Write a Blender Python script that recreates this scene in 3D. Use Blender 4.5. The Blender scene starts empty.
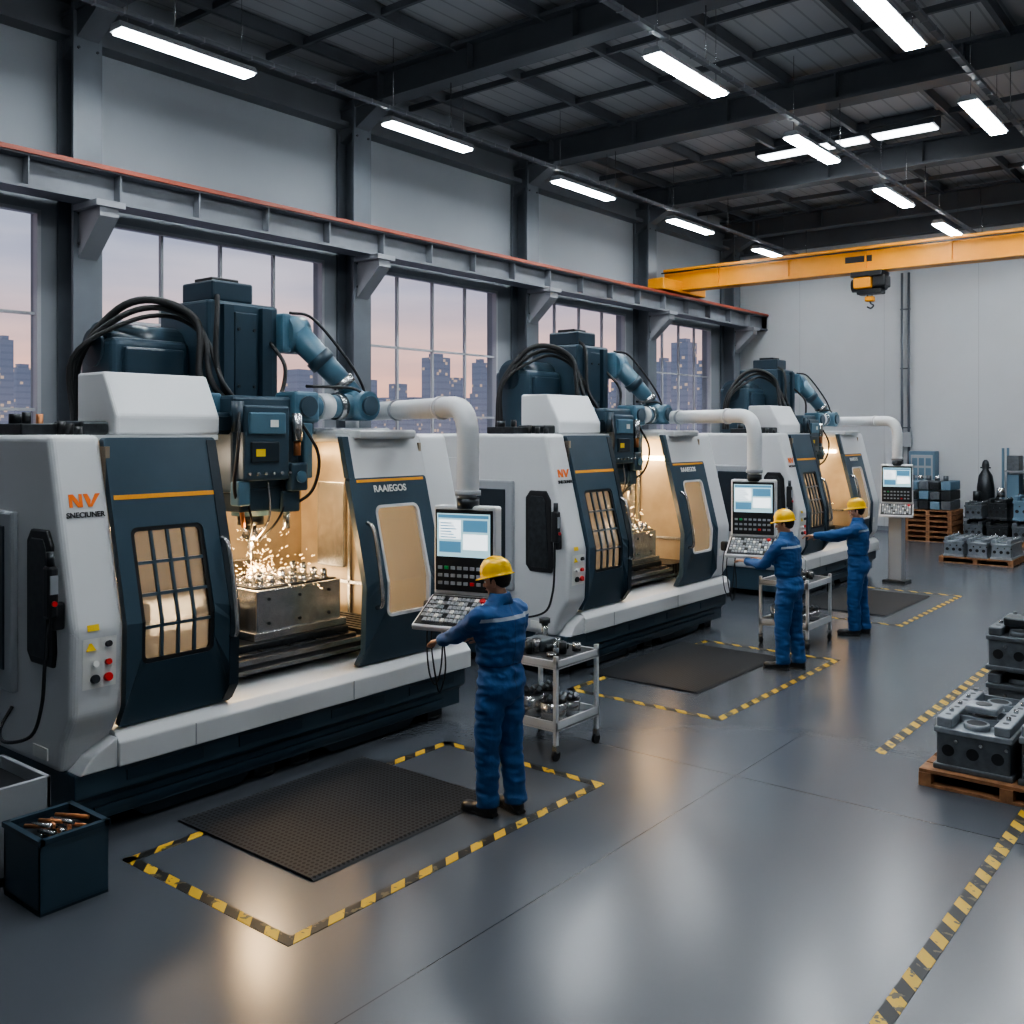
import bpy, bmesh, math, random
from mathutils import Vector, Matrix, noise
random.seed(7)
S=bpy.context.scene
V=Vector
try: S.view_settings.look='AgX - Medium High Contrast'
except Exception: pass
# ------------------------------------------------------------------ materials
def mat(name,col,rough=.5,metal=0,emit=None,es=0,na=0,ns=5,bump=0,bs=60,rn=0):
    m=bpy.data.materials.new(name); m.use_nodes=True
    nt=m.node_tree; b=nt.nodes['Principled BSDF']
    b.inputs['Base Color'].default_value=(*col,1)
    b.inputs['Roughness'].default_value=rough
    b.inputs['Metallic'].default_value=metal
    if emit:
        b.inputs['Emission Color'].default_value=(*emit,1); b.inputs['Emission Strength'].default_value=es
    if na or bump or rn:
        tc=nt.nodes.new('ShaderNodeTexCoord')
    if na or rn:
        n=nt.nodes.new('ShaderNodeTexNoise'); n.inputs['Scale'].default_value=ns; n.inputs['Detail'].default_value=5
        nt.links.new(tc.outputs['Object'],n.inputs['Vector'])
    if na:
        r=nt.nodes.new('ShaderNodeValToRGB')
        r.color_ramp.elements[0].position=.3; r.color_ramp.elements[1].position=.7
        r.color_ramp.elements[0].color=(*[c*(1-na) for c in col],1)
        r.color_ramp.elements[1].color=(*[min(1,c*(1+na)) for c in col],1)
        nt.links.new(n.outputs['Fac'],r.inputs['Fac']); nt.links.new(r.outputs['Color'],b.inputs['Base Color'])
    if rn:
        mr=nt.nodes.new('ShaderNodeMapRange'); mr.inputs['To Min'].default_value=rough-rn; mr.inputs['To Max'].default_value=rough+rn
        nt.links.new(n.outputs['Fac'],mr.inputs['Value']); nt.links.new(mr.outputs['Result'],b.inputs['Roughness'])
    if bump:
        n2=nt.nodes.new('ShaderNodeTexNoise'); n2.inputs['Scale'].default_value=bs
        nt.links.new(tc.outputs['Object'],n2.inputs['Vector'])
        bp=nt.nodes.new('ShaderNodeBump'); bp.inputs['Strength'].default_value=bump; bp.inputs['Distance'].default_value=.01
        nt.links.new(n2.outputs['Fac'],bp.inputs['Height']); nt.links.new(bp.outputs['Normal'],b.inputs['Normal'])
    return m
WHITE=mat('machine_white',(.60,.61,.62),.36,na=.025,ns=1.2)
GREYW=mat('machine_grey',(.33,.35,.37),.4)
TEAL=mat('machine_teal',(.022,.044,.064),.32,na=.10,ns=3)
TEALM=mat('machine_teal_mid',(.036,.066,.092),.34,na=.08,ns=3)
TEALD=mat('machine_teal_dark',(.012,.023,.033),.38,na=.15,ns=3)
TEALL=mat('robot_teal',(.080,.165,.225),.32,na=.08,ns=6)
ORANGE=mat('accent_orange',(.78,.33,.02),.45)
LOGO=mat('logo_orange',(.85,.18,.015),.45)
BLACK=mat('black_plastic',(.012,.013,.015),.42)
RUBBER=mat('black_rubber',(.015,.015,.016),.6)
DARKM=mat('dark_metal',(.05,.055,.06),.35,.7,na=.2,ns=20)
STEEL=mat('steel',(.50,.50,.50),.26,.92,na=.15,ns=12)
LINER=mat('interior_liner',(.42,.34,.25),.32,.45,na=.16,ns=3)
CAST=mat('cast_iron',(.12,.135,.15),.4,.4,na=.2,ns=14)
CASTL=mat('cast_iron_light',(.28,.31,.34),.38,.45,na=.18,ns=12)
WOOD=mat('pallet_wood',(.27,.13,.06),.75,na=.35,ns=14)
RED=mat('button_red',(.6,.02,.02),.35)
GREEN=mat('button_green',(.03,.35,.1),.35)
YEL=mat('button_yellow',(.8,.55,.03),.4)
LABEL=mat('label_white',(.75,.75,.72),.5)
COL=mat('column_steel',(.11,.125,.145),.45,na=.08,ns=3)
BEAM=mat('roof_beam',(.105,.115,.13),.5,na=.08,ns=2)
GIRD=mat('girder_grey',(.15,.16,.18),.5,na=.12,ns=3)
CORB=mat('corbel_grey',(.25,.26,.28),.5)
RAILR=mat('rail_red',(.26,.055,.03),.5)
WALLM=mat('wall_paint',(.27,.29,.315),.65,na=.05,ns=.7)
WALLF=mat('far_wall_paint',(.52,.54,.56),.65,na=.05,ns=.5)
WINF=mat('window_frame',(.42,.43,.46),.45)
CRANE=mat('crane_yellow',(.72,.27,.008),.38,na=.06,ns=3)
LAMP=mat('lamp_tube',(.9,.9,.9),.4,emit=(.90,.96,1),es=80)
SKYL=mat('skylight_pane',(.9,.9,.9),.4,emit=(.9,.95,1),es=8)  # sky brightness put into the pane as emission; no opening above
WARML=mat('work_lamp',(1,.9,.7),.4,emit=(1,.74,.42),es=22)
SPARK=mat('spark_glow',(1,.7,.3),.4,emit=(1,.60,.24),es=60)
HAT=mat('hard_hat_yellow',(.88,.50,.008),.22)
SKIN=mat('skin',(.50,.27,.18),.5)
HAIR=mat('hair',(.02,.014,.01),.7,bump=.5,bs=150)
EYE=mat('eye',(.02,.015,.01),.2)
LIP=mat('lip',(.35,.13,.10),.5)
SHOE=mat('shoe_leather',(.02,.02,.022),.45)
COPPER=mat('copper',(.5,.22,.1),.4,.8)
BLUEC=mat('blue_cabinet',(.12,.2,.27),.5)
SCRB=mat('screen_base',(.2,.3,.33),.2,emit=(.42,.66,.74),es=1.0)
SCRW=mat('screen_white',(.8,.8,.8),.2,emit=(.85,.95,1),es=1.6)
SCRD=mat('screen_dark',(.1,.2,.3),.2,emit=(.08,.24,.38),es=.8)
KEY=mat('keys',(.30,.32,.34),.5)

def nodes(name):
    m=bpy.data.materials.new(name); m.use_nodes=True
    nt=m.node_tree
    return m,nt,nt.nodes['Principled BSDF']
def math_n(nt,op,a,b=None,c=None):
    n=nt.nodes.new('ShaderNodeMath'); n.operation=op
    for i,v in enumerate((a,b,c)):
        if v is None: continue
        if isinstance(v,(int,float)): n.inputs[i].default_value=v
        else: nt.links.new(v,n.inputs[i])
    return n.outputs[0]
def mixc(nt,f,a,b):
    n=nt.nodes.new('ShaderNodeMix'); n.data_type='RGBA'
    nt.links.new(f,n.inputs[0])
    for i,v in ((6,a),(7,b)):
        if isinstance(v,tuple): n.inputs[i].default_value=(*v,1)
        else: nt.links.new(v,n.inputs[i])
    return n.outputs[2]
def pos(nt):
    g=nt.nodes.new('ShaderNodeNewGeometry'); s=nt.nodes.new('ShaderNodeSeparateXYZ')
    nt.links.new(g.outputs['Position'],s.inputs[0]); return g.outputs['Position'],s.outputs[0],s.outputs[1],s.outputs[2]
def noise_n(nt,vec,sc,det=4):
    n=nt.nodes.new('ShaderNodeTexNoise'); n.inputs['Scale'].default_value=sc; n.inputs['Detail'].default_value=det
    nt.links.new(vec,n.inputs['Vector']); return n.outputs['Fac']
# floor
FLOOR,nt,b=nodes('epoxy_floor')
p,x,y,z=pos(nt)
n1=noise_n(nt,p,.45,3)
def joint(c,off,per,w):
    f=math_n(nt,'FRACT',math_n(nt,'ADD',math_n(nt,'DIVIDE',math_n(nt,'SUBTRACT',c,off),per),.5))
    return math_n(nt,'LESS_THAN',math_n(nt,'ABSOLUTE',math_n(nt,'SUBTRACT',f,.5)),w/per)
j=math_n(nt,'MAXIMUM',joint(y,7.05,5.2,.006),joint(x,-3.4,5.6,.004))
c=mixc(nt,n1,(.070,.078,.091),(.088,.097,.111))
c=mixc(nt,math_n(nt,'MULTIPLY',j,.7),c,(.015,.018,.02))
nt.links.new(c,b.inputs['Base Color'])
r=math_n(nt,'MULTIPLY_ADD',n1,.10,.19)
nt.links.new(r,b.inputs['Roughness']); b.inputs['Specular IOR Level'].default_value=.62
bp=nt.nodes.new('ShaderNodeBump'); bp.inputs['Strength'].default_value=.04; bp.inputs['Distance'].default_value=.01
nt.links.new(noise_n(nt,p,24,2),bp.inputs['Height']); nt.links.new(bp.outputs['Normal'],b.inputs['Normal'])
# tape
TAPE,nt,b=nodes('hazard_tape'); p,x,y,z=pos(nt)
f=math_n(nt,'FRACT',math_n(nt,'MULTIPLY',math_n(nt,'ADD',x,y),4.2))
g=math_n(nt,'GREATER_THAN',f,.52)
nz=noise_n(nt,p,14,5)
c=mixc(nt,g,(.012,.012,.012),(.58,.36,.03))
c=mixc(nt,math_n(nt,'GREATER_THAN',nz,.60),c,(.11,.09,.05))
nt.links.new(c,b.inputs['Base Color']); b.inputs['Roughness'].default_value=.5
# perforated mat
MATM,nt,b=nodes('perforated_rubber'); p,x,y,z=pos(nt)
def cell(c): return math_n(nt,'SUBTRACT',math_n(nt,'FRACT',math_n(nt,'MULTIPLY',c,26)),.5)
cx=cell(x); cy=cell(y)
d=math_n(nt,'SQRT',math_n(nt,'ADD',math_n(nt,'MULTIPLY',cx,cx),math_n(nt,'MULTIPLY',cy,cy)))
h=math_n(nt,'LESS_THAN',d,.30)
c=mixc(nt,h,(.030,.032,.036),(.004,.004,.005)); nt.links.new(c,b.inputs['Base Color']); b.inputs['Roughness'].default_value=.6; b.inputs['Specular IOR Level'].default_value=.2
bp=nt.nodes.new('ShaderNodeBump'); bp.inputs['Strength'].default_value=.8; bp.inputs['Distance'].default_value=.008; bp.invert=True
nt.links.new(h,bp.inputs['Height']); nt.links.new(bp.outputs['Normal'],b.inputs['Normal'])
# ceiling deck
DECK,nt,b=nodes('roof_deck'); p,x,y,z=pos(nt)
f=math_n(nt,'LESS_THAN',math_n(nt,'FRACT',math_n(nt,'MULTIPLY',x,1/.3)),.12)
c=mixc(nt,f,(.46,.47,.48),(.32,.33,.34)); nt.links.new(c,b.inputs['Base Color']); b.inputs['Roughness'].default_value=.6
# coverall
COVER,nt,b=nodes('blue_coverall')
tc=nt.nodes.new('ShaderNodeTexCoord'); s=nt.nodes.new('ShaderNodeSeparateXYZ'); nt.links.new(tc.outputs['Object'],s.inputs[0])
def band(c,a,w): return math_n(nt,'LESS_THAN',math_n(nt,'ABSOLUTE',math_n(nt,'SUBTRACT',c,a)),w)
st=math_n(nt,'MULTIPLY',band(s.outputs[2],1.400,.013),band(s.outputs[1],0,.26))
st=math_n(nt,'MULTIPLY',st,band(s.outputs[0],.1,.14))
seam=math_n(nt,'MAXIMUM',band(s.outputs[2],1.07,.005),math_n(nt,'MULTIPLY',band(s.outputs[1],0,.003),band(s.outputs[2],1.2,.3)))
nn=noise_n(nt,tc.outputs['Object'],3,3)
c=mixc(nt,nn,(.009,.064,.195),(.012,.082,.24))
c=mixc(nt,math_n(nt,'MULTIPLY',seam,.6),c,(.003,.014,.05)); c=mixc(nt,st,c,(.42,.47,.54))
nt.links.new(c,b.inputs['Base Color']); b.inputs['Roughness'].default_value=.7
bp=nt.nodes.new('ShaderNodeBump'); bp.inputs['Strength'].default_value=.4; bp.inputs['Distance'].default_value=.02
nt.links.new(noise_n(nt,tc.outputs['Object'],11,3),bp.inputs['Height']); nt.links.new(bp.outputs['Normal'],b.inputs['Normal'])
# frosted pane (backlit by the work lamp inside, partly see-through)
PANE=bpy.data.materials.new('frosted_pane'); PANE.use_nodes=True; nt=PANE.node_tree; nt.nodes.clear()
o=nt.nodes.new('ShaderNodeOutputMaterial'); t=nt.nodes.new('ShaderNodeBsdfTranslucent'); t.inputs[0].default_value=(.46,.45,.43,1)
gl=nt.nodes.new('ShaderNodeBsdfGlossy'); gl.inputs['Roughness'].default_value=.08; gl.inputs[0].default_value=(.7,.72,.75,1)
tr=nt.nodes.new('ShaderNodeBsdfTransparent'); tr.inputs[0].default_value=(.62,.62,.62,1)
m0=nt.nodes.new('ShaderNodeMixShader'); m0.inputs[0].default_value=.55
m1=nt.nodes.new('ShaderNodeMixShader'); m1.inputs[0].default_value=.14
nt.links.new(t.outputs[0],m0.inputs[1]); nt.links.new(tr.outputs[0],m0.inputs[2]); nt.links.new(m0.outputs[0],m1.inputs[1]); nt.links.new(gl.outputs[0],m1.inputs[2]); nt.links.new(m1.outputs[0],o.inputs[0])
# clear glass
GLASS=bpy.data.materials.new('window_glass'); GLASS.use_nodes=True; nt=GLASS.node_tree; nt.nodes.clear()
o=nt.nodes.new('ShaderNodeOutputMaterial'); t=nt.nodes.new('ShaderNodeBsdfTransparent'); t.inputs[0].default_value=(.95,.96,.98,1)
gl=nt.nodes.new('ShaderNodeBsdfGlossy'); gl.inputs['Roughness'].default_value=.25
m1=nt.nodes.new('ShaderNodeMixShader'); m1.inputs[0].default_value=.02
nt.links.new(t.outputs[0],m1.inputs[1]); nt.links.new(gl.outputs[0],m1.inputs[2]); nt.links.new(m1.outputs[0],o.inputs[0])
# city
CITY,nt,b=nodes('hazy_city'); p,x,y,z=pos(nt)
wn=nt.nodes.new('ShaderNodeTexWhiteNoise'); wn.noise_dimensions='3D'
sc=nt.nodes.new('ShaderNodeVectorMath'); sc.operation='MULTIPLY'; sc.inputs[1].default_value=(.6,.6,.7); nt.links.new(p,sc.inputs[0])
fl=nt.nodes.new('ShaderNodeVectorMath'); fl.operation='FLOOR'; nt.links.new(sc.outputs[0],fl.inputs[0]); nt.links.new(fl.outputs[0],wn.inputs['Vector'])
lit=math_n(nt,'GREATER_THAN',wn.outputs['Value'],.95)
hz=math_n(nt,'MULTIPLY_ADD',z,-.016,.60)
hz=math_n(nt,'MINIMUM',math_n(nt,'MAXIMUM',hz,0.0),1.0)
c0=mixc(nt,hz,(.13,.155,.22),(.27,.25,.30))  # dusk haze painted into the glow colour, paler towards the ground
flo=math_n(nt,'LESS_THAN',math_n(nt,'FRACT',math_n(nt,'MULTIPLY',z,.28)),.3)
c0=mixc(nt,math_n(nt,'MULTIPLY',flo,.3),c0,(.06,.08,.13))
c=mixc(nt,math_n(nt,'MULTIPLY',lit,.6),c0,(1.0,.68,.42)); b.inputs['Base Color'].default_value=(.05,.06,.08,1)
nt.links.new(c,b.inputs['Emission Color']); b.inputs['Emission Strength'].default_value=.95

# ------------------------------------------------------------------ mesh builder
class P:
    def __init__(s): s.bm=bmesh.new(); s.mats=[]
    def mi(s,m):
        if m not in s.mats: s.mats.append(m)
        return s.mats.index(m)
    def add(s,t,m,smooth=None,M=None):
        i=s.mi(m)
        if M is not None: bmesh.ops.transform(t,matrix=M,verts=t.verts)
        for f in t.faces:
            f.material_index=i
            if smooth is not None: f.smooth=smooth
        me=bpy.data.meshes.new('t'); t.to_mesh(me); t.free(); s.bm.from_mesh(me); bpy.data.meshes.remove(me)
    def box(s,x0,x1,y0,y1,z0,z1,m,b=0,seg=2,M=None):
        t=bmesh.new(); bmesh.ops.create_cube(t,size=1)
        bmesh.ops.transform(t,matrix=Matrix.Translation(((x0+x1)/2,(y0+y1)/2,(z0+z1)/2))@Matrix.Diagonal((abs(x1-x0),abs(y1-y0),abs(z1-z0),1)),verts=t.verts)
        if b: bmesh.ops.bevel(t,geom=t.edges[:],offset=b,segments=seg,profile=.5,affect='EDGES')
        s.add(t,m,M=M)
    def cyl(s,p0,p1,r,m,seg=20,r2=None,M=None):
        p0=V(p0);p1=V(p1);d=p1-p0
        t=bmesh.new(); bmesh.ops.create_cone(t,cap_ends=True,segments=seg,radius1=r,radius2=r if r2 is None else r2,depth=d.length)
        for f in t.faces: f.smooth=len(f.verts)==4
        q=d.to_track_quat('Z','Y').to_matrix().to_4x4()
        bmesh.ops.transform(t,matrix=Matrix.Translation((p0+p1)/2)@q,verts=t.verts)
        s.add(t,m,M=M)
    def sph(s,c,r,m,M=None,u=20,v=14):
        if isinstance(r,(int,float)): r=(r,r,r)
        t=bmesh.new(); bmesh.ops.create_uvsphere(t,u_segments=u,v_segments=v,radius=1)
        bmesh.ops.transform(t,matrix=Matrix.Translation(c)@Matrix.Diagonal((*r,1)),verts=t.verts)
        s.add(t,m,True,M=M)
    def prism(s,pts,axis,a0,a1,m,b=0,seg=2,M=None):
        t=bmesh.new()
        def mk(q,a):
            return {'x':(a,q[0],q[1]),'y':(q[0],a,q[1]),'z':(q[0],q[1],a)}[axis]
        A=[t.verts.new(mk(q,a0)) for q in pts]; B=[t.verts.new(mk(q,a1)) for q in pts]
        t.faces.new(A); t.faces.new(B)
        n=len(pts)
        for i in range(n): t.faces.new((A[i],A[(i+1)%n],B[(i+1)%n],B[i]))
        bmesh.ops.recalc_face_normals(t,faces=t.faces)
        if b: bmesh.ops.bevel(t,geom=t.edges[:],offset=b,segments=seg,profile=.5,affect='EDGES')
        s.add(t,m,M=M)
    def tube(s,path,r,m,seg=10,sub=6,M=None,radii=None):
        pts=[V(q) for q in path]
        if radii is None: radii=[r]*len(pts)
        if sub>1 and len(pts)>2:
            out=[];ro=[]
            ex=[pts[0]*2-pts[1]]+pts+[pts[-1]*2-pts[-2]]
            for i in range(len(pts)-1):
                a,b_,c_,d_=ex[i:i+4]
                for k in range(sub):
                    u=k/sub
                    out.append(.5*((2*b_)+(c_-a)*u+(2*a-5*b_+4*c_-d_)*u*u+(3*b_-a-3*c_+d_)*u**3))
                    ro.append(radii[i]*(1-u)+radii[i+1]*u)
            out.append(pts[-1]); ro.append(radii[-1]); pts=out; radii=ro
        t=bmesh.new(); rings=[]; q=None; prev=None
        for i,pt in enumerate(pts):
            d=(pts[min(i+1,len(pts)-1)]-pts[max(i-1,0)]).normalized()
            if q is None: q=d.to_track_quat('Z','Y')
            else: q=prev.rotation_difference(d)@q
            prev=d
            rings.append([t.verts.new(pt+q@V((math.cos(2*math.pi*k/seg)*radii[i],math.sin(2*math.pi*k/seg)*radii[i],0))) for k in range(seg)])
        for a,b_ in zip(rings,rings[1:]):
            for k in range(seg):
                f=t.faces.new((a[k],a[(k+1)%seg],b_[(k+1)%seg],b_[k])); f.smooth=True
        t.faces.new(rings[0][::-1]); t.faces.new(rings[-1])
        s.add(t,m,M=M)
    def loft(s,rings,m,seg=24,M=None):
        t=bmesh.new(); R=[]
        for cx,cy,cz,rx,ry in rings:
            L=[]
            for k in range(seg):
                a=2*math.pi*k/seg; ca,sa=math.cos(a),math.sin(a)
                L.append(t.verts.new((cx+rx*math.copysign(abs(ca)**.85,ca),cy+ry*math.copysign(abs(sa)**.85,sa),cz)))
            R.append(L)
        for a,b_ in zip(R,R[1:]):
            for k in range(seg): t.faces.new((a[k],a[(k+1)%seg],b_[(k+1)%seg],b_[k])).smooth=True
        t.faces.new(R[0][::-1]); t.faces.new(R[-1])
        s.add(t,m,M=M)
    def finish(s,name,parent=None,o=(0,0,0)):
        bmesh.ops.transform(s.bm,matrix=Matrix.Translation(-V(o)),verts=s.bm.verts)
        me=bpy.data.meshes.new(name); s.bm.to_mesh(me); s.bm.free()
        for m in s.mats: me.materials.append(m)
        ob=bpy.data.objects.new(name,me); S.collection.objects.link(ob)
        if parent: ob.parent=parent
        else: ob.location=o
        return ob
def empty(name,loc,rz=0):
    e=bpy.data.objects.new(name,None); e.location=loc; e.rotation_euler=(0,0,rz); e.empty_display_size=.2
    S.collection.objects.link(e); return e
def text(parent,body,origin,M,size,m,name):
    cu=bpy.data.curves.new(name,'FONT'); cu.body=body; cu.size=size; cu.extrude=.002; cu.offset=size*.02; cu.align_x='CENTER'
    o=bpy.data.objects.new(name+'_c',cu); S.collection.objects.link(o)
    bpy.context.view_layer.update()
    me=bpy.data.meshes.new_from_object(o.evaluated_get(bpy.context.evaluated_depsgraph_get()))
    bpy.data.objects.remove(o)
    me.transform(Matrix.Translation(-V(origin))@M); me.materials.clear(); me.materials.append(m)
    ob=bpy.data.objects.new(name,me); S.collection.objects.link(ob); ob.parent=parent; return ob

# ------------------------------------------------------------------ room shell
WX=-13.0; FY=27.2; RX=6.0; NY=-4.0; CZ=8.95
q=P(); q.box(WX-.3,RX,NY,FY+.2,-.1,0,FLOOR); q.finish('floor')
q=P(); q.box(WX-.3,RX,NY,FY+.2,CZ,CZ+.1,DECK)
q.finish('ceiling')
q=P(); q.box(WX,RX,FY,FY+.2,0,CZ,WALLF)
for k in range(8): q.box(WX+1.9+k*2.4,WX+1.906+k*2.4,FY-.003,FY,0,CZ,CORB)
q.finish('wall_far')
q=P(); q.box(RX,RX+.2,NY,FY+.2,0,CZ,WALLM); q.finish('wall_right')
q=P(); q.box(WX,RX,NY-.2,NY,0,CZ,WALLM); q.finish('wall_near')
cols=[-3.3,1.65,6.58,11.5,16.35,21.3,26.1]
wins=[(2.1,6.18),(6.98,11.05),(11.92,15.75),(16.9,20.8),(21.85,25.4)]
WT=5.66; WB=1.1
q=P()
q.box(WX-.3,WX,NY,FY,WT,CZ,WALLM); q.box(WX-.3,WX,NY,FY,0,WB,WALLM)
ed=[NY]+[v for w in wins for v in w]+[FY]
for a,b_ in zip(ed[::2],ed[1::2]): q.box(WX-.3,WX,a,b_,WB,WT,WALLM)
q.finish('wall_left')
for i,(a,b_) in enumerate(wins):
    q=P(); X0,X1=WX-.12,WX-.06
    q.box(X0,X1+.06,a,a+.05,WB,WT,WINF); q.box(X0,X1+.06,b_-.05,b_,WB,WT,WINF)
    q.box(X0,X1+.06,a,b_,WT-.05,WT,WINF); q.box(X0,X1+.16,a,b_,WB,WB+.07,WINF)
    for k in range(1,4):
        yy=a+(b_-a)*k/4; q.box(X0,X1,yy-.022,yy+.022,WB,WT,WINF)
    for zz in (4.28,3.0,2.0): q.box(X0,X1,a,b_,zz-.02,zz+.02,WINF)
    q.box(X0+.03,X0+.035,a,b_,WB,WT,GLASS)
    q.finish('window_%d'%(i+1))
for c in cols[1:]:
    q=P(); x0=WX+.02
    q.box(x0,x0+.05,c-.2,c+.2,0,8.4,COL); q.box(x0+.40,x0+.45,c-.2,c+.2,0,8.4,COL); q.box(x0+.05,x0+.40,c-.02,c+.02,0,8.4,COL)
    q.box(x0,x0+.5,c-.26,c+.26,0,.05,COL)
    for zz in (5.2,5.6,7.8):
        for dy in (-.13,.13): q.cyl((x0+.45,c+dy,zz),(x0+.47,c+dy,zz),.02,DARKM,6)
    q.finish('steel_column')
    q=P()
    q.prism([(x0+.45,5.66),(x0+1.0,5.66),(x0+1.0,5.5),(x0+.45,5.0)],'y',c-.13,c+.13,CORB)
    q.box(x0+.45,x0+1.05,c-.2,c+.2,5.62,5.70,CORB)
    q.finish('trim_%d'%(cols.index(c)+10))
gx=WX+.72
q=P(); q.box(gx-.2,gx+.2,NY,FY,5.70,5.74,GIRD); q.box(gx-.02,gx+.02,NY,FY,5.74,6.10,GIRD); q.box(gx-.2,gx+.2,NY,FY,6.10,6.15,GIRD)
yy=NY
while yy<FY: q.box(gx+.02,gx+.17,yy,yy+.02,5.74,6.10,GIRD); yy+=1.2
q.box(gx-.05,gx+.05,NY,FY,6.15,6.20,DARKM); q.box(gx+.17,gx+.23,NY,FY,6.12,6.18,RAILR)
q.finish('crane_runway_girder')
q=P()
for c in cols:
    q.box(WX,RX,c-.18,c+.18,8.28,8.33,BEAM); q.box(WX,RX,c-.02,c+.02,8.33,8.80,BEAM); q.box(WX,RX,c-.18,c+.18,8.76,8.82,BEAM)
    for k in range(9): q.box(WX+1.0+2*k,WX+1.02+2*k,c-.16,c-.02,8.33,8.77,BEAM)
    q.prism([(WX,8.3),(WX+1.2,8.3),(WX,7.7)],'y',c-.15,c+.15,BEAM)
q.finish('roof_main_beams')
q=P()
for k in range(11):
    xx=WX+.9+k*1.75; q.box(xx-.04,xx+.04,NY,FY,8.74,8.93,BEAM)
for c in cols:
    for dy in (1.63,3.27):
        q.box(WX,RX,c+dy-.03,c+dy+.03,8.76,8.86,BEAM)
q.finish('roof_purlins')
q=P(); q.box(WX+.0,WX+.3,NY,FY,7.98,8.06,BEAM); q.box(WX+.0,WX+.08,NY,FY,8.06,8.5,BEAM); q.box(WX,WX+.3,NY,FY,8.5,8.56,BEAM)
q.box(WX,RX,FY-.3,FY,7.98,8.5,BEAM)
q.finish('trim_eaves_beam')
q=P(); q.box(WX,WX+.04,NY,FY,0,.12,GIRD); q.finish('baseboard_left')
q=P(); q.box(WX,RX,FY-.03,FY,0,.12,GIRD); q.finish('baseboard_far')
LZ=7.4
rows=[(-10.7,[2.5,6.9,11.25,15.6,19.9,24.3]),(-6.2,[2.8,7.1,11.45,15.75,20.0,24.0]),(-3.57,[2.8,7.1,11.4,15.75,20.0,24.3]),(1.2,[3.0,11.4,20])]  # last row and third row's first lamp: out of view, added for brightness
for rx,ys in rows:
    for yy in ys:
        q=P(); q.prism([(rx-.14,LZ),(rx+.14,LZ),(rx+.09,LZ+.09),(rx-.09,LZ+.09)],'y',yy-.95,yy+.95,GREYW)
        q.box(rx-.11,rx+.11,yy-.92,yy+.92,LZ-.03,LZ+.001,LAMP,.008)
        for dy in (-.8,.8): q.cyl((rx,yy+dy,LZ+.08),(rx,yy+dy,8.72),.005,STEEL,6)
        q.finish('fluorescent_ceiling_lamp',o=(rx,yy,LZ))
    q=P(); q.box(rx+.2,rx+.27,NY+.1,FY-.4,LZ+.10,LZ+.11,GIRD); q.box(rx+.195,rx+.205,NY+.1,FY-.4,LZ+.10,LZ+.15,GIRD); q.box(rx+.265,rx+.275,NY+.1,FY-.4,LZ+.10,LZ+.15,GIRD)
    yy=NY+.1
    while yy<FY-.4: q.box(rx+.19,rx+.28,yy,yy+.02,LZ+.09,LZ+.155,CORB); yy+=.35
    for c in cols: q.cyl((rx+.235,c,LZ+.1),(rx+.235,c,8.3),.008,STEEL,6)
    q.finish('cable_tray')
q=P()
for a,b_ in ((-9.0,-8.0),(-7.8,-6.75),(-6.55,-5.4)):
    q.box(a,b_,19.75,20.15,CZ-.30,CZ-.27,SKYL); q.box(a-.04,b_+.04,19.7,20.2,CZ-.27,CZ,BEAM)
q.finish('roof_skylight')
q=P()
for dx in (-.10,.08): q.cyl((-8.1+dx,FY-.08,0),(-8.1+dx,FY-.08,7.0),.034,COL,10)
for k in range(4): q.box(-8.24,-7.98,FY-.115,FY-.035,1.2+k*1.6,1.23+k*1.6,COL)
q.box(-8.25,-7.95,FY-.16,FY-.035,2.3,2.7,GREYW,.01)
q.finish('conduit_pipes')
# crane
q=P(); cy=22.0
q.box(WX+.5,RX-.6,cy-.22,cy+.22,6.78,6.84,CRANE); q.box(WX+.5,RX-.6,cy-.22,cy+.22,6.28,6.34,CRANE); q.box(WX+.5,RX-.6,cy-.16,cy+.16,6.34,6.78,CRANE)
q.box(gx-.16,gx+.3,cy-1.1,cy+1.1,6.22,6.50,CRANE,.03)
for dy in (-.9,.9): q.cyl((gx-.06,cy+dy,6.34),(gx+.06,cy+dy,6.34),.13,DARKM)
for k in range(9): q.box(WX+2+k*1.8,WX+2.03+k*1.8,cy-.21,cy-.16,6.34,6.78,CRANE)
q.box(WX+.5,RX-.6,cy-.32,cy-.27,6.72,6.75,BLACK)
hx=-7.35
q.box(hx-.35,hx+.35,cy-.28,cy+.28,6.16,6.28,BLACK,.02); q.box(hx-.3,hx+.1,cy-.25,cy+.2,5.90,6.16,CRANE,.04)
q.cyl((hx-.38,cy,6.0),(hx+.36,cy,6.0),.15,DARKM); q.box(hx+.12,hx+.4,cy-.2,cy+.2,5.92,6.18,BLACK,.03)
q.box(hx-.25,hx+.3,cy-.15,cy+.15,5.78,5.90,BLACK,.02)
for k in (-.1,.1): q.cyl((hx+k*.5,cy,5.9),(hx+k*.5,cy,5.70),.012,STEEL,6)
q.box(hx-.1,hx+.1,cy-.08,cy+.08,5.62,5.74,CRANE,.03)
q.tube([(hx,cy,5.64),(hx+.02,cy,5.58),(hx+.08,cy,5.53),(hx+.02,cy,5.47),(hx-.06,cy,5.51)],.018,DARKM)
q.box(hx-.5,hx+.1,cy-.163,cy-.16,6.50,6.64,BLACK)
cr=q.finish('overhead_bridge_crane')

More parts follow.
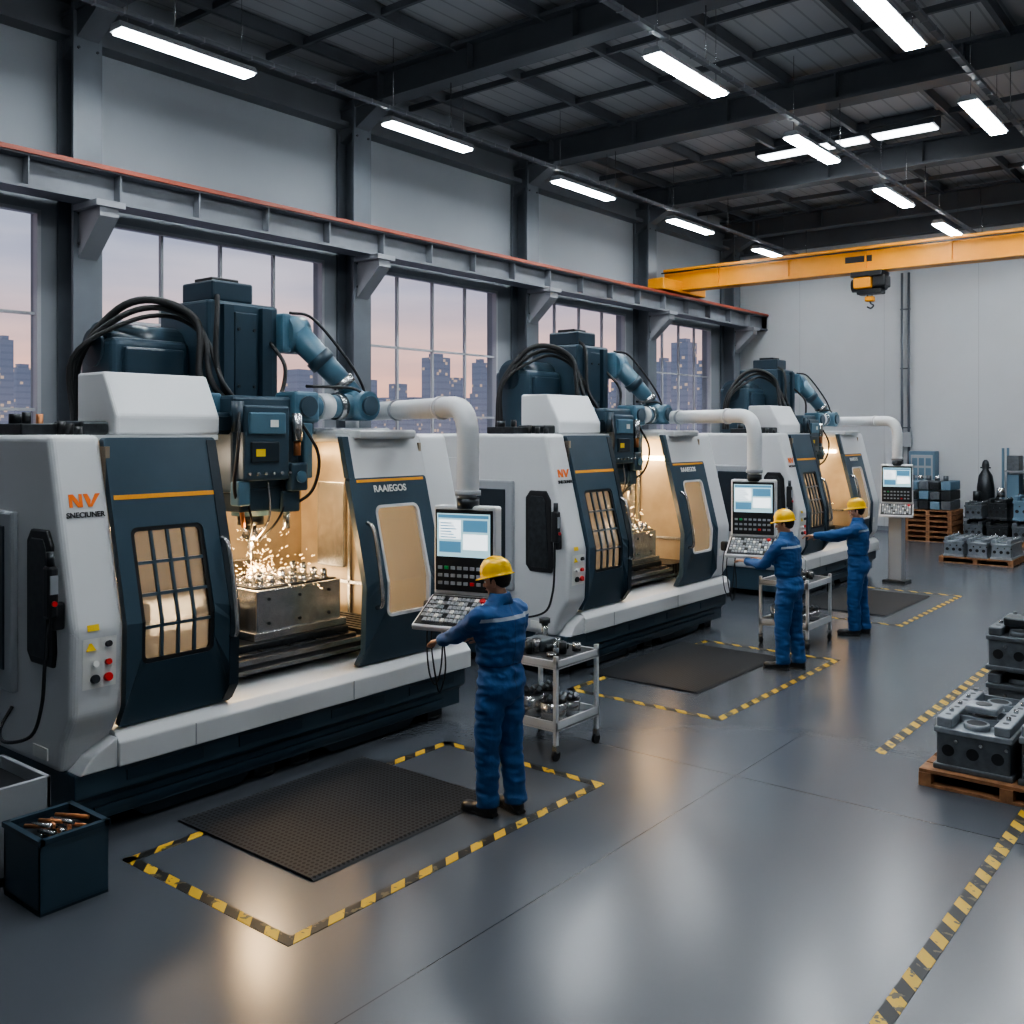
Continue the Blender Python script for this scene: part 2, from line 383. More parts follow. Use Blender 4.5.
def rect_tape(name,x0,x1,y0,y1,sides,w=.075):
    q=P(); h=.003
    if 'f' in sides: q.box(x1-w,x1,y0,y1,0,h,TAPE)
    if 'b' in sides: q.box(x0,x0+w,y0,y1,0,h,TAPE)
    if 'l' in sides: q.box(x0,x1-w,y0,y0+w,0,h,TAPE)
    if 'r' in sides: q.box(x0,x1-w,y1-w,y1,0,h,TAPE)
    q.finish(name)
rect_tape('floor_marking_tape',-5.75,-4.1,3.24,6.26,'fblr')
rect_tape('floor_marking_tape',-5.92,-4.15,8.3,11.4,'fblr')
rect_tape('floor_marking_tape',-5.92,-4.2,13.9,17.1,'fblr')
rect_tape('floor_marking_tape',-1.50,-1.41,1.0,7.7,'f',.09)
rect_tape('floor_marking_tape',-2.75,-2.65,8.3,12.1,'f',.09)
for (x0,x1,y0,y1) in ((-6.02,-4.57,3.80,5.5),(-6.1,-4.75,9.0,11.05),(-6.1,-4.6,14.5,16.7)):
    q=P(); q.prism([(x0,0.004),(x1,.004),(x1-.03,.018),(x0+.03,.018)],'y',y0,y1,MATM); q.finish('anti_fatigue_mat')

# ------------------------------------------------------------------ CNC machine
PR=[(.66,-6.24),(.84,-6.12),(1.4,-6.10),(2.68,-6.42)]
def XF(z):
    if z<=PR[0][0]: return PR[0][1]
    for (a,xa),(b_,xb) in zip(PR,PR[1:]):
        if z<=b_: return xa+(xb-xa)*(z-a)/(b_-a)
    return PR[-1][1]
ub=(V((PR[3][1],0,2.68))-V((-6.10,0,1.4))).normalized(); un=V((ub.z,0,-ub.x))
def FM(y,z,off=.02):
    p=V((XF(z),y,z))+un*off
    M=Matrix.Identity(4)
    M.col[0]=(0,1,0,0); M.col[1]=(*ub,0); M.col[2]=(*un,0); M.col[3]=(*p,1); return M
def rr(y0,y1,z0,z1,r,ns=14,nc=5):
    out=[]
    C=[(y1-r,z0+r,-90),(y1-r,z1-r,0),(y0+r,z1-r,90),(y0+r,z0+r,180)]
    st=[((y0+r,z0),(y1-r,z0)),((y1,z0+r),(y1,z1-r)),((y1-r,z1),(y0+r,z1)),((y0,z1-r),(y0,z0+r))]
    for (a,b_),(cy_,cz_,an) in zip(st,C):
        for k in range(ns): u=k/ns; out.append((a[0]+(b_[0]-a[0])*u,a[1]+(b_[1]-a[1])*u))
        for k in range(nc): t=math.radians(an+90*k/nc); out.append((cy_+r*math.cos(t),cz_+r*math.sin(t)))
    return out
def ringpanel(q,outer,inner,m,off,th):
    t=bmesh.new()
    def ring(pts,d): return [t.verts.new((XF(z)+d,y,z)) for y,z in pts]
    A=ring(outer,off);B=ring(inner,off);C=ring(inner,off-th);D=ring(outer,off-th); n=len(outer)
    for i in range(n):
        j=(i+1)%n
        for a,b_ in ((A,B),(B,C),(C,D),(D,A)): t.faces.new((a[i],a[j],b_[j],b_[i]))
    bmesh.ops.recalc_face_normals(t,faces=t.faces); q.add(t,m)
def slab(q,y0,y1,z0,z1,m,off,th):
    zs=[z0]+[a for a,_ in PR if z0<a<z1]+[z1]
    pts=[(XF(z)+off,z) for z in zs]+[(XF(z)+off-th,z) for z in zs[::-1]]
    q.prism(pts,'y',y0,y1,m)
O=(-7.5,5.0,0)
mach=empty('cnc_milling_machine',O)
kids=[]
def fin(q,n): o=q.finish(n,mach,O); kids.append(o); return o
q=P()
prof=[(-6.28,.46),(-6.24,.66),(-6.12,.84),(-6.10,1.4),(-6.42,2.68),(-8.9,2.68),(-8.9,.46)]
q.prism(prof,'y',3.10,3.46,WHITE,.045,4)
q.prism(prof,'y',6.56,6.98,WHITE,.045,4)
q.box(-8.9,-6.44,3.4,4.42,2.64,2.68,WHITE); q.box(-8.9,-6.44,5.60,6.6,2.64,2.68,WHITE); q.box(-8.9,-7.6,4.42,5.6,2.64,2.68,WHITE)
q.box(-8.9,-8.86,3.4,6.6,.5,2.68,WHITE)
q.prism([(-6.10,.46),(-6.10,.62),(-6.16,.68),(-6.7,.78),(-6.7,.46)],'y',3.42,6.99,WHITE,.010)
q.prism([(3.16,.46),(3.42,.46),(3.42,.66),(3.24,.56)],'x',-6.7,-6.12,WHITE,.01)
q.box(-6.9,-6.3,5.75,6.45,2.64,2.72,WHITE,.02)
q.box(-8.6,-7.0,5.75,6.8,2.68,2.74,GREYW,.02)
q.box(-6.15,-6.096,4.0,4.008,.47,.62,GREYW); q.box(-6.15,-6.096,5.5,5.508,.47,.62,GREYW)
fin(q,'enclosure')
q=P()
q.prism([(-6.62,1.15),(-6.32,1.15),(-6.30,1.25),(-6.34,1.95),(-6.40,2.05),(-6.62,2.05),(-6.68,1.97),(-6.68,1.22)],'y',3.075,3.11,BLACK,.012)
q.prism([(-6.60,1.2),(-6.37,1.2),(-6.36,1.3),(-6.40,1.93),(-6.44,1.99),(-6.60,1.99),(-6.64,1.93),(-6.64,1.25)],'y',3.068,3.08,DARKM,.004)
q.box(-7.55,-6.85,3.05,3.11,.9,2.15,GREYW,.02); q.box(-7.48,-6.95,3.04,3.06,1.05,2.05,TEALD,.01)
q.box(-8.6,-7.7,3.08,3.11,.7,2.4,WHITE,.01)
q.box(-6.62,-6.42,3.09,3.11,.52,.60,LABEL)
for k in range(8): q.box(-8.5,-7.8,3.07,3.09,1.0+k*.06,1.03+k*.06,BLACK)
fin(q,'side_panels')
q=P()
q.prism([(-6.15,.46),(-6.15,.30),(-6.22,.25),(-6.22,.10),(-8.8,.10),(-8.8,.46)],'y',3.14,6.96,TEALM,.012)
q.prism([(3.6,.10),(3.7,.02),(4.5,.02),(4.6,.10)],'x',-6.9,-6.26,TEALD); q.prism([(5.3,.10),(5.4,.02),(6.3,.02),(6.4,.10)],'x',-6.9,-6.26,TEALD)
for yy in (3.3,4.75,5.1,6.7):
    for xx in (-6.4,-8.5): q.box(xx-.1,xx+.1,yy-.1,yy+.1,.0,.11,DARKM,.01); q.cyl((xx,yy,.0),(xx,yy,.02),.13,DARKM)
q.box(-6.215,-6.19,3.3,6.7,.16,.20,TEAL)
for yy in (3.5,4.4,5.3,6.2): q.box(-6.152,-6.142,yy,yy+.6,.34,.42,TEAL,.004)
fin(q,'base_frame')
q=P()
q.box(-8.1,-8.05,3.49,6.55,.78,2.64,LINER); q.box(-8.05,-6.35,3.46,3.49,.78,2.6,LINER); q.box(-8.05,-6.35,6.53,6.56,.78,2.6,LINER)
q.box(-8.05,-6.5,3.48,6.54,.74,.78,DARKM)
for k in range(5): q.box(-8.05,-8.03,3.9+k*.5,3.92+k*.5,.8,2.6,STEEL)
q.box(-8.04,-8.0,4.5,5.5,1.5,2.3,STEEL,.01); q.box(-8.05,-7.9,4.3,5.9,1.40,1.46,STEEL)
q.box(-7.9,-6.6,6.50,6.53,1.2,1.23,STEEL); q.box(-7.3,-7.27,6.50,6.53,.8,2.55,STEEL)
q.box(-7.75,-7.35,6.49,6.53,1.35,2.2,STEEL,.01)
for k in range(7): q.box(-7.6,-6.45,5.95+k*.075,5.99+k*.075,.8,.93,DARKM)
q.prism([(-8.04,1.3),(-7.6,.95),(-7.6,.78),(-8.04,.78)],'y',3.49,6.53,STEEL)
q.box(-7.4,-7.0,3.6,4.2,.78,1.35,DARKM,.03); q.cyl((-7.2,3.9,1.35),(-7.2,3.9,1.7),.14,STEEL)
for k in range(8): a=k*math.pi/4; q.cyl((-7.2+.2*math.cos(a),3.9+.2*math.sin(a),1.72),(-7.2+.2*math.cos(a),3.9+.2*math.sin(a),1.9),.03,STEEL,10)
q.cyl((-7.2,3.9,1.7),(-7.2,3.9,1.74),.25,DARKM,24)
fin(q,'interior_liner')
q=P(); q.box(-8.0,-7.9,4.5,6.3,2.46,2.52,WARML,.01); q.box(-7.2,-6.75,6.46,6.51,2.3,2.36,WARML,.01)
fin(q,'work_lamps')
q=P()
q.box(-7.6,-6.40,4.36,5.90,.80,.86,BLACK,.01); q.box(-7.55,-6.46,4.4,5.86,.86,.93,DARKM,.01)
for k in range(5): q.box(-7.5,-6.458,4.56+k*.28,4.60+k*.28,.93,.94,BLACK)
q.box(-7.45,-6.52,4.55,5.82,.93,.99,DARKM,.01)
q.box(-6.46,-6.40,4.36,5.90,.86,.9,STEEL); q.box(-6.40,-6.36,4.36,5.90,.80,.83,STEEL)
q.box(-7.3,-6.8,4.42,4.6,.93,1.05,DARKM,.02)
fin(q,'machine_table')
q=P()
q.box(-7.20,-6.58,4.88,5.78,.99,1.40,STEEL,.012); q.box(-7.23,-6.55,4.84,5.82,.99,1.06,STEEL,.008)
q.box(-7.17,-6.61,4.91,5.75,1.40,1.412,DARKM)
for i in range(4):
    for k in range(7):
        xx=-7.10+i*.14; yy=4.98+k*.115; r=.026+.016*random.random(); hh=.03+.09*random.random()
        q.cyl((xx,yy,1.41),(xx,yy,1.41+hh),r,STEEL,14); q.cyl((xx,yy,1.41+hh),(xx,yy,1.422+hh),r*.55,DARKM,12); q.cyl((xx,yy,1.41),(xx,yy,1.422),r*1.5,STEEL,6)
for yy in (5.0,5.32,5.64):
    for zz in (1.12,1.32): q.cyl((-6.585,yy,zz),(-6.57,yy,zz),.013,DARKM,10)
q.box(-7.15,-6.75,4.68,4.84,.99,1.24,CAST,.02); q.cyl((-6.95,4.58,1.1),(-6.95,4.70,1.1),.04,STEEL)
for k in range(4): q.cyl((-7.1+k*.1,4.76,1.24),(-7.1+k*.1,4.76,1.30+.03*(k%2)),.03,STEEL,12)
fin(q,'workpiece_block')
q=P()
for k in range(240):
    a=random.random()*2*math.pi; el=random.uniform(-.2,1.4); L=random.random()**1.3*.52+.03
    d=V((math.cos(a)*math.cos(el),math.sin(a)*math.cos(el),math.sin(el)*.85-.15)); c=V((-6.82,5.06,1.53))+d*L
    s2=random.uniform(.006,.030); w=random.uniform(.0006,.0012)
    q.cyl(c,c+d*s2,w,SPARK,4,r2=w*.4)
q.sph((-6.82,5.04,1.53),.010,SPARK,u=8,v=6)
fin(q,'spark_shower')
q=P()
o1=rr(3.46,4.35,.70,2.66,.03); i1=rr(3.57,4.14,1.12,2.04,.05); ringpanel(q,o1,i1,TEALM,.03,.06)
i2=rr(3.60,4.11,1.15,2.01,.03); ringpanel(q,i1,i2,BLACK,.02,.04)
for k in (1,2,3):
    yy=3.60+.51*k/4; slab(q,yy-.011,yy+.011,1.15,2.01,TEALM,.022,.02)
    zz=1.15+.86*k/4; slab(q,3.60,4.11,zz-.011,zz+.011,TEALM,.022,.02)
slab(q,3.60,4.11,1.15,2.01,PANE,.0,.004)
slab(q,3.48,4.33,2.235,2.265,ORANGE,.034,.01)
slab(q,4.27,4.35,.72,2.64,TEALD,.036,.01)
fin(q,'left_door')
q=P()
for yy in (4.28,5.74):
    q.tube([(XF(1.25)+.03,yy,1.20),(XF(1.3)+.10,yy,1.26),(XF(1.6)+.10,yy,1.6),(XF(1.85)+.10,yy,1.86),(XF(1.9)+.03,yy,1.92)],.018,STEEL,10)
fin(q,'door_handles')
q=P()
o1=rr(5.62,6.56,.70,2.30,.03); i1=rr(5.86,6.40,1.10,2.06,.07); ringpanel(q,o1,i1,TEALM,.03,.06)
i2=rr(5.885,6.375,1.125,2.035,.05); ringpanel(q,i1,i2,WHITE,.034,.05)
slab(q,5.885,6.375,1.125,2.035,PANE,.0,.004)
slab(q,5.69,6.56,2.30,2.66,WHITE,.03,.06); slab(q,5.62,5.69,2.30,2.66,TEALM,.03,.06)
slab(q,5.70,6.52,2.262,2.285,ORANGE,.034,.01)
fin(q,'right_door')
q=P()
def decal(y,z,pts,m,off=.004): 
    M=FM(y,z,off); q.prism(pts,'z',0,.003,m,M=M)
LY=3.285
decal(LY-.055,2.24,[(-.05,-.045),(-.028,-.045),(-.028,.045),(-.05,.045)],LOGO)
decal(LY-.055,2.24,[(-.05,.045),(-.018,.045),(.040,-.045),(.008,-.045)],LOGO)
decal(LY-.055,2.24,[(.020,-.045),(.042,-.045),(.042,.045),(.020,.045)],LOGO)
decal(LY-.01,2.24,[(.005,.045),(.035,.045),(.055,.0),(.045,-.045),(.035,-.045)],LOGO)
decal(LY,2.24,[(.030,-.045),(.050,-.045),(.115,.045),(.080,.045)],LOGO)
def ycyl(y,z,r,m,h=.02):
    M=FM(y,z,0); q.cyl((0,0,0),(0,0,h),r,m,16,M=M)
slab(q,3.17,3.40,1.02,1.35,LABEL,.003,.002)
for a,b_,m in ((3.34,1.30,BLACK),(3.34,1.18,RED),(3.25,1.18,LABEL),(3.34,1.08,RED),(3.25,1.08,DARKM)): ycyl(a,b_,.020 if b_>1.1 else .028,m,.03)
decal(3.22,1.30,[(-.035,-.03),(.035,-.03),(0,.035)],YEL,.006)
slab(q,3.2,3.28,1.40,1.44,YEL,.004,.002)
slab(q,6.66,6.76,1.0,1.1,LABEL,.003,.002)
fin(q,'labels_and_buttons')
kids.append(text(mach,'SNECIUNER',O,FM(3.285,2.13,.005),.050,BLACK,'nameplate_lettering'))
kids.append(text(mach,'RAAIEGOS',O,FM(6.08,2.165,.034),.085,LABEL,'door_lettering'))
q=P()
q.box(-7.95,-7.2,4.84,5.58,2.6,3.84,TEALM,.03); q.box(-7.72,-7.25,4.92,5.34,3.84,4.02,TEAL,.02); q.box(-7.62,-7.35,4.98,5.26,4.02,4.06,BLACK,.01)
q.box(-7.2,-7.14,4.96,5.06,2.7,3.8,TEAL); q.box(-7.2,-7.14,5.36,5.46,2.7,3.8,TEAL)
q.box(-7.2,-7.17,5.09,5.33,2.95,3.75,TEAL,.01)
for k in range(4): q.cyl((-7.17,5.13+.16*(k%2),3.1+.5*(k//2)),(-7.16,5.13+.16*(k%2),3.1+.5*(k//2)),.015,DARKM,8)
q.box(-8.0,-7.45,4.12,4.84,2.68,3.48,TEALM,.06,3)
q.cyl((-7.75,4.16,3.4),(-7.75,4.86,3.4),.22,TEALM,28); q.cyl((-7.75,4.10,3.4),(-7.75,4.16,3.4),.16,TEAL,24); q.box(-7.5,-7.4,4.2,4.75,3.05,3.4,TEAL,.02)
q.box(-7.35,-6.72,3.95,5.6,2.68,2.86,TEAL,.02); q.box(-6.74,-6.70,4.5,5.5,2.70,2.83,TEALD,.01)
q.box(-8.5,-7.3,5.56,5.95,2.68,3.0,TEALD,.03); q.cyl((-7.8,5.75,3.0),(-7.8,5.75,3.3),.12,TEALM)
q.box(-7.3,-7.0,4.45,4.80,2.86,3.10,TEALM,.02); q.box(-7.12,-6.85,4.58,4.74,2.86,3.02,TEALL,.02)
fin(q,'column_and_gantry')
q=P()
q.prism([(-6.68,2.68),(-6.68,2.82),(-6.86,3.15),(-7.25,3.15),(-7.25,2.68)],'y',3.72,4.60,WHITE,.02)
q.box(-7.3,-6.9,3.14,3.40,2.68,2.76,DARKM,.01); q.cyl((-6.95,3.2,2.76),(-6.95,3.2,2.84),.03,DARKM); q.cyl((-7.15,3.22,2.76),(-7.15,3.22,2.83),.05,DARKM); q.cyl((-7.05,3.34,2.68),(-7.05,3.34,2.83),.025,COPPER)
q.box(-7.1,-6.7,3.46,3.68,2.68,2.78,DARKM,.02)
for k in range(3): q.cyl((-6.65+-.12*k,3.42,2.68),(-6.65-.12*k,3.42,2.74+.02*k),.03,BLACK)
fin(q,'top_cover')
q=P()
q.box(-7.15,-6.68,4.72,5.40,2.2,3.0,TEALM,.03); q.box(-6.70,-6.58,4.76,5.22,2.30,2.92,TEALM,.02); q.box(-6.60,-6.56,4.82,5.1,2.45,2.62,TEALD,.01)
q.box(-6.60,-6.555,4.80,5.16,2.68,2.86,TEALL,.012)
q.box(-7.0,-6.62,5.40,5.50,2.3,2.78,TEALL,.015); q.box(-6.95,-6.7,5.50,5.55,2.4,2.6,TEALD,.01)
q.cyl((-6.85,5.02,2.22),(-6.85,5.02,2.0),.16,TEALL,28); q.cyl((-6.85,5.02,2.01),(-6.85,5.02,1.92),.11,DARKM,24); q.cyl((-6.85,5.02,1.92),(-6.85,5.02,1.80),.045,STEEL,20,r2=.085)
q.cyl((-6.85,5.02,1.84),(-6.85,5.02,1.72),.028,STEEL,14); q.cyl((-6.85,5.02,1.74),(-6.85,5.02,1.54),.009,STEEL,10)
q.box(-7.05,-6.66,4.78,5.26,2.04,2.24,TEAL,.02)
for (a,b_) in ((-6.66,4.84),(-6.66,5.20),(-6.62,5.02)):
    q.tube([(a,b_,2.3),(a+.03,b_,2.1),(a,b_+(5.02-b_)*.3,1.95),(-6.80,5.02+(b_-5.02)*.3,1.78)],.010,(BLACK,STEEL)[b_==5.02],8)
q.cyl((-6.64,4.74,2.7),(-6.64,4.74,2.95),.05,TEAL); q.cyl((-6.6,5.31,2.62),(-6.6,5.31,2.86),.045,STEEL); q.cyl((-6.6,5.31,2.5),(-6.6,5.31,2.62),.03,COPPER)
q.cyl((-6.85,5.40,2.12),(-6.85,5.40,2.3),.04,TEAL); q.box(-6.57,-6.555,4.86,4.95,2.5,2.56,YEL); q.box(-6.558,-6.552,5.0,5.08,2.74,2.80,LABEL)
for k in range(6): q.cyl((-6.57,4.80+.08*k,2.36),(-6.55,4.80+.08*k,2.36),.012,STEEL,8)
q.box(-6.80,-6.62,5.18,5.36,2.02,2.2,TEALM,.015); q.box(-6.72,-6.6,4.72,4.84,2.1,2.3,TEALL,.015)
q.cyl((-6.68,5.26,2.02),(-6.68,5.26,1.88),.03,STEEL,12); q.cyl((-6.68,4.80,2.1),(-6.70,4.84,1.92),.02,COPPER,10)
q.box(-6.66,-6.56,5.22,5.40,2.20,2.44,TEALM,.02); q.cyl((-6.55,5.31,2.32),(-6.53,5.31,2.32),.05,TEALL,16)
fin(q,'spindle_head')
q=P()
q.box(-7.5,-7.1,5.55,5.66,3.42,3.78,TEALL,.03)
q.cyl((-7.22,5.62,3.60),(-7.22,5.84,3.60),.18,TEALL,28); q.cyl((-7.22,5.84,3.60),(-7.22,5.87,3.60),.12,TEALM,24)
q.cyl((-7.14,5.74,3.60),(-6.82,6.16,3.04),.125,TEALL,24,r2=.09)
q.cyl((-7.03,5.885,3.40),(-6.99,5.94,3.33),.128,TEALM,24); q.cyl((-6.90,6.06,3.18),(-6.87,6.10,3.12),.112,STEEL,24)
q.sph((-6.82,6.16,2.96),(.15,.15,.15),TEALL); q.cyl((-7.0,6.16,2.94),(-6.62,6.16,2.94),.135,TEALL,28); q.cyl((-6.62,6.16,2.94),(-6.59,6.16,2.94),.09,TEALM,24)
q.cyl((-6.80,6.12,2.94),(-6.76,5.50,2.92),.115,TEALL,24,r2=.09); q.cyl((-6.79,5.96,2.935),(-6.785,5.88,2.93),.122,STEEL,24)
q.cyl((-6.78,5.80,2.93),(-6.77,5.66,2.925),.118,WHITE,24)
q.box(-6.90,-6.62,5.30,5.58,2.78,3.05,TEALL,.03); q.cyl((-6.76,5.44,2.80),(-6.76,5.44,2.66),.085,TEALL); q.cyl((-6.62,5.44,2.92),(-6.59,5.44,2.92),.09,TEALM)
q.tube([(-7.2,5.70,3.80),(-7.05,5.87,3.74),(-6.82,6.12,3.32),(-6.74,6.22,3.05),(-6.68,6.0,3.10),(-6.71,5.5,3.10)],.014,BLACK,8)
fin(q,'robot_arm')
q=P()
for k in range(3):
    d=.06*k
    q.tube([(-7.85+d,4.0-d*.5,2.75),(-7.8+d,4.02-d,3.3),(-7.6+d,4.25,3.72-d),(-7.4,4.5+d,3.80-d),(-7.2,4.74+d*.6,3.62-d),(-7.08+d,4.68+d,3.15),(-7.0+d,4.78+d,2.95)],.032-.006*k,RUBBER,10)
q.tube([(-7.3,5.0,3.9),(-7.08,4.85,3.75),(-7.02,4.8,3.3),(-6.95,4.86,3.0)],.022,RUBBER,10)
q.tube([(-7.15,5.45,3.5),(-6.95,5.45,3.3),(-6.9,5.4,3.1),(-6.88,5.3,2.95)],.018,RUBBER,10)
q.tube([(-6.6,5.34,2.8),(-6.5,5.46,2.5),(-6.56,5.44,2.2),(-6.7,5.29,2.05)],.014,RUBBER,8)
q.tube([(-6.62,4.74,2.9),(-6.52,4.66,2.6),(-6.6,4.68,2.25),(-6.75,4.85,2.05)],.014,RUBBER,8)
fin(q,'hoses')
q=P()
q.box(-6.25,-6.19,3.02,3.10,1.42,1.60,BLACK,.015); q.box(-6.26,-6.17,2.98,3.05,1.50,1.84,BLACK,.02); q.cyl((-6.21,3.01,1.84),(-6.21,3.01,1.93),.025,DARKM)
q.box(-6.175,-6.165,2.99,3.04,1.66,1.78,KEY); q.cyl((-6.17,3.015,1.60),(-6.155,3.015,1.60),.018,RED,10)
q.tube([(-6.22,3.0,1.5),(-6.2,2.97,1.2),(-6.22,2.96,.95),(-6.3,2.93,.75),(-6.6,2.9,.66),(-6.85,2.98,.68),(-6.9,3.08,.8)],.012,BLACK,8)
fin(q,'hand_pendant')
L=bpy.data.lights.new('interior_light','AREA'); L.energy=64; L.color=(1,.72,.42); L.size=1.3; L.size_y=.35; L.shape='RECTANGLE'
lo=bpy.data.objects.new('interior_light',L); S.collection.objects.link(lo); lo.parent=mach
lo.location=V((-7.85,5.3,2.42))-V(O); lo.rotation_euler=(V((.70,-.1,-1))).to_track_quat('-Z','Y').to_euler(); kids.append(lo)
L=bpy.data.lights.new('door_light','AREA'); L.energy=12; L.color=(1,.84,.66); L.size=.5; L.size_y=.2; L.shape='RECTANGLE'
lo=bpy.data.objects.new('door_light',L); S.collection.objects.link(lo); lo.parent=mach
lo.location=V((-7.5,3.95,2.5))-V(O); lo.rotation_euler=(V((.6,0,-1))).to_track_quat('-Z','Y').to_euler(); kids.append(lo)
L=bpy.data.lights.new('spark_light','POINT'); L.energy=28; L.color=(1,.64,.30); L.shadow_soft_size=.06
lo=bpy.data.objects.new('spark_light',L); S.collection.objects.link(lo); lo.parent=mach; lo.location=V((-6.72,5.0,1.66))-V(O); kids.append(lo)
for off in (5.5,11.8):
    e=empty('cnc_milling_machine',V(O)+V((0,off,0)))
    for k in kids:
        c=k.copy(); c.parent=e; S.collection.objects.link(c)

# ------------------------------------------------------------------ control consoles
def console(X,Y,pedestal=False,cables=False):
    e=empty('control_console',(X,Y,0)); R=Matrix.Rotation(math.radians(15),4,'Z')
    q=P(); w=.27
    q.box(-w,w,-.04,.09,1.42,2.12,WHITE,.02,M=R); q.box(-w+.02,w-.02,-.05,-.03,1.45,2.09,BLACK,.008,M=R)
    q.box(-w+.04,w-.04,-.056,-.048,1.72,2.06,SCRB,M=R)
    q.box(-w+.05,w-.05,-.058,-.055,2.025,2.05,SCRD,M=R); q.box(-w+.06,-.02,-.058,-.055,1.86,2.01,SCRW,M=R); q.box(.0,w-.06,-.058,-.055,1.92,2.01,SCRD,M=R)
    q.box(.0,w-.06,-.058,-.055,1.78,1.90,SCRW,M=R); q.box(-w+.06,-.02,-.058,-.055,1.755,1.84,SCRD,M=R)
    for k in range(6): q.box(-w+.07,-.06-.02*(k%3),-.0595,-.057,1.87+k*.022,1.878+k*.022,SCRD,M=R)
    for k in range(8):
        for i in range(3): q.box(-w+.05+k*.056,-w+.085+k*.056,-.062,-.048,1.50+i*.06,1.525+i*.06,(KEY,RED,LABEL,GREEN)[(0 if (k*3+i)%5 else (k+i)%4)],M=R)
    q.finish('display_unit',e)
    q=P()
    T=R@Matrix.Translation((0,-.04,1.42))@Matrix.Rotation(math.radians(28),4,'X')
    q.box(-w-.01,w+.01,-.40,.0,-.05,0,WHITE,.015,M=T); q.box(-w+.01,w-.01,-.38,-.02,0,.006,BLACK,.003,M=T)
    for i in range(6):
        for k in range(13):
            if (i*7+k*3)%11!=0: q.box(-w+.03+k*.037,-w+.058+k*.037,-.35+i*.052,-.312+i*.052,.006,.016,(KEY,LABEL)[(k+i*2)%5==0],M=T)
    q.cyl((.2,-.08,.005),(.2,-.08,.03),.022,RED,M=T)
    q.box(-w-.01,w+.01,-.02,.09,-.03,.03,GREYW,.01,M=R@Matrix.Translation((0,0,1.42)))
    q.finish('keyboard_tray',e)
    q=P()
    q.cyl((0,.02,2.10),(0,.02,2.18),.09,DARKM); q.cyl((0,.02,2.16),(0,.02,2.22),.07,WHITE)
    a=.088; zt=2.90
    q.tube([(0,.02,2.2),(0,.02,2.4),(0,.02,zt-.27),(-.023,.03,zt-.13),(-.09,.055,zt-.04),(-.22,.105,zt),(-.5,.22,zt),(-1.2,.50,zt),(-1.9,.79,zt),(-2.5,1.03,zt)],a,WHITE,24)
    q.cyl((0,.02,2.20),(0,.02,2.24),a+.014,GREYW,24); q.cyl((-.42,.187,zt),(-.46,.203,zt),a+.012,WHITE,24); q.cyl((-1.3,.541,zt),(-1.34,.558,zt),a+.012,GREYW,24)
    q.cyl((-2.46,1.02,zt),(-2.46,1.02,2.74),.07,WHITE,20)
    q.finish('support_duct',e)
    if pedestal:
        q=P(); q.box(-.14,.10,-.05,.17,.04,1.42,GREYW,.02); q.box(-.22,.18,-.14,.26,0,.05,DARKM,.01); q.finish('pedestal',e)
    if cables:
        q=P()
        q.box(-.42,-.34,-.06,.02,1.22,1.34,BLACK,.02)
        for dx in (0,.05): q.tube([(-.38+dx,-.02,1.24),(-.40+dx,-.03,1.0),(-.38+dx*1.5,-.02,.75-dx),(-.33+dx,-.0,.66-dx),(-.29+dx,.02,.8),(-.26,.02,1.1),(-.2,.02,1.40)],.007,BLACK,6)
        q.finish('hand_unit_cables',e)
console(-5.06,5.74,cables=True)
console(-5.12,11.12,cables=True)
console(-5.5,17.9,pedestal=True)

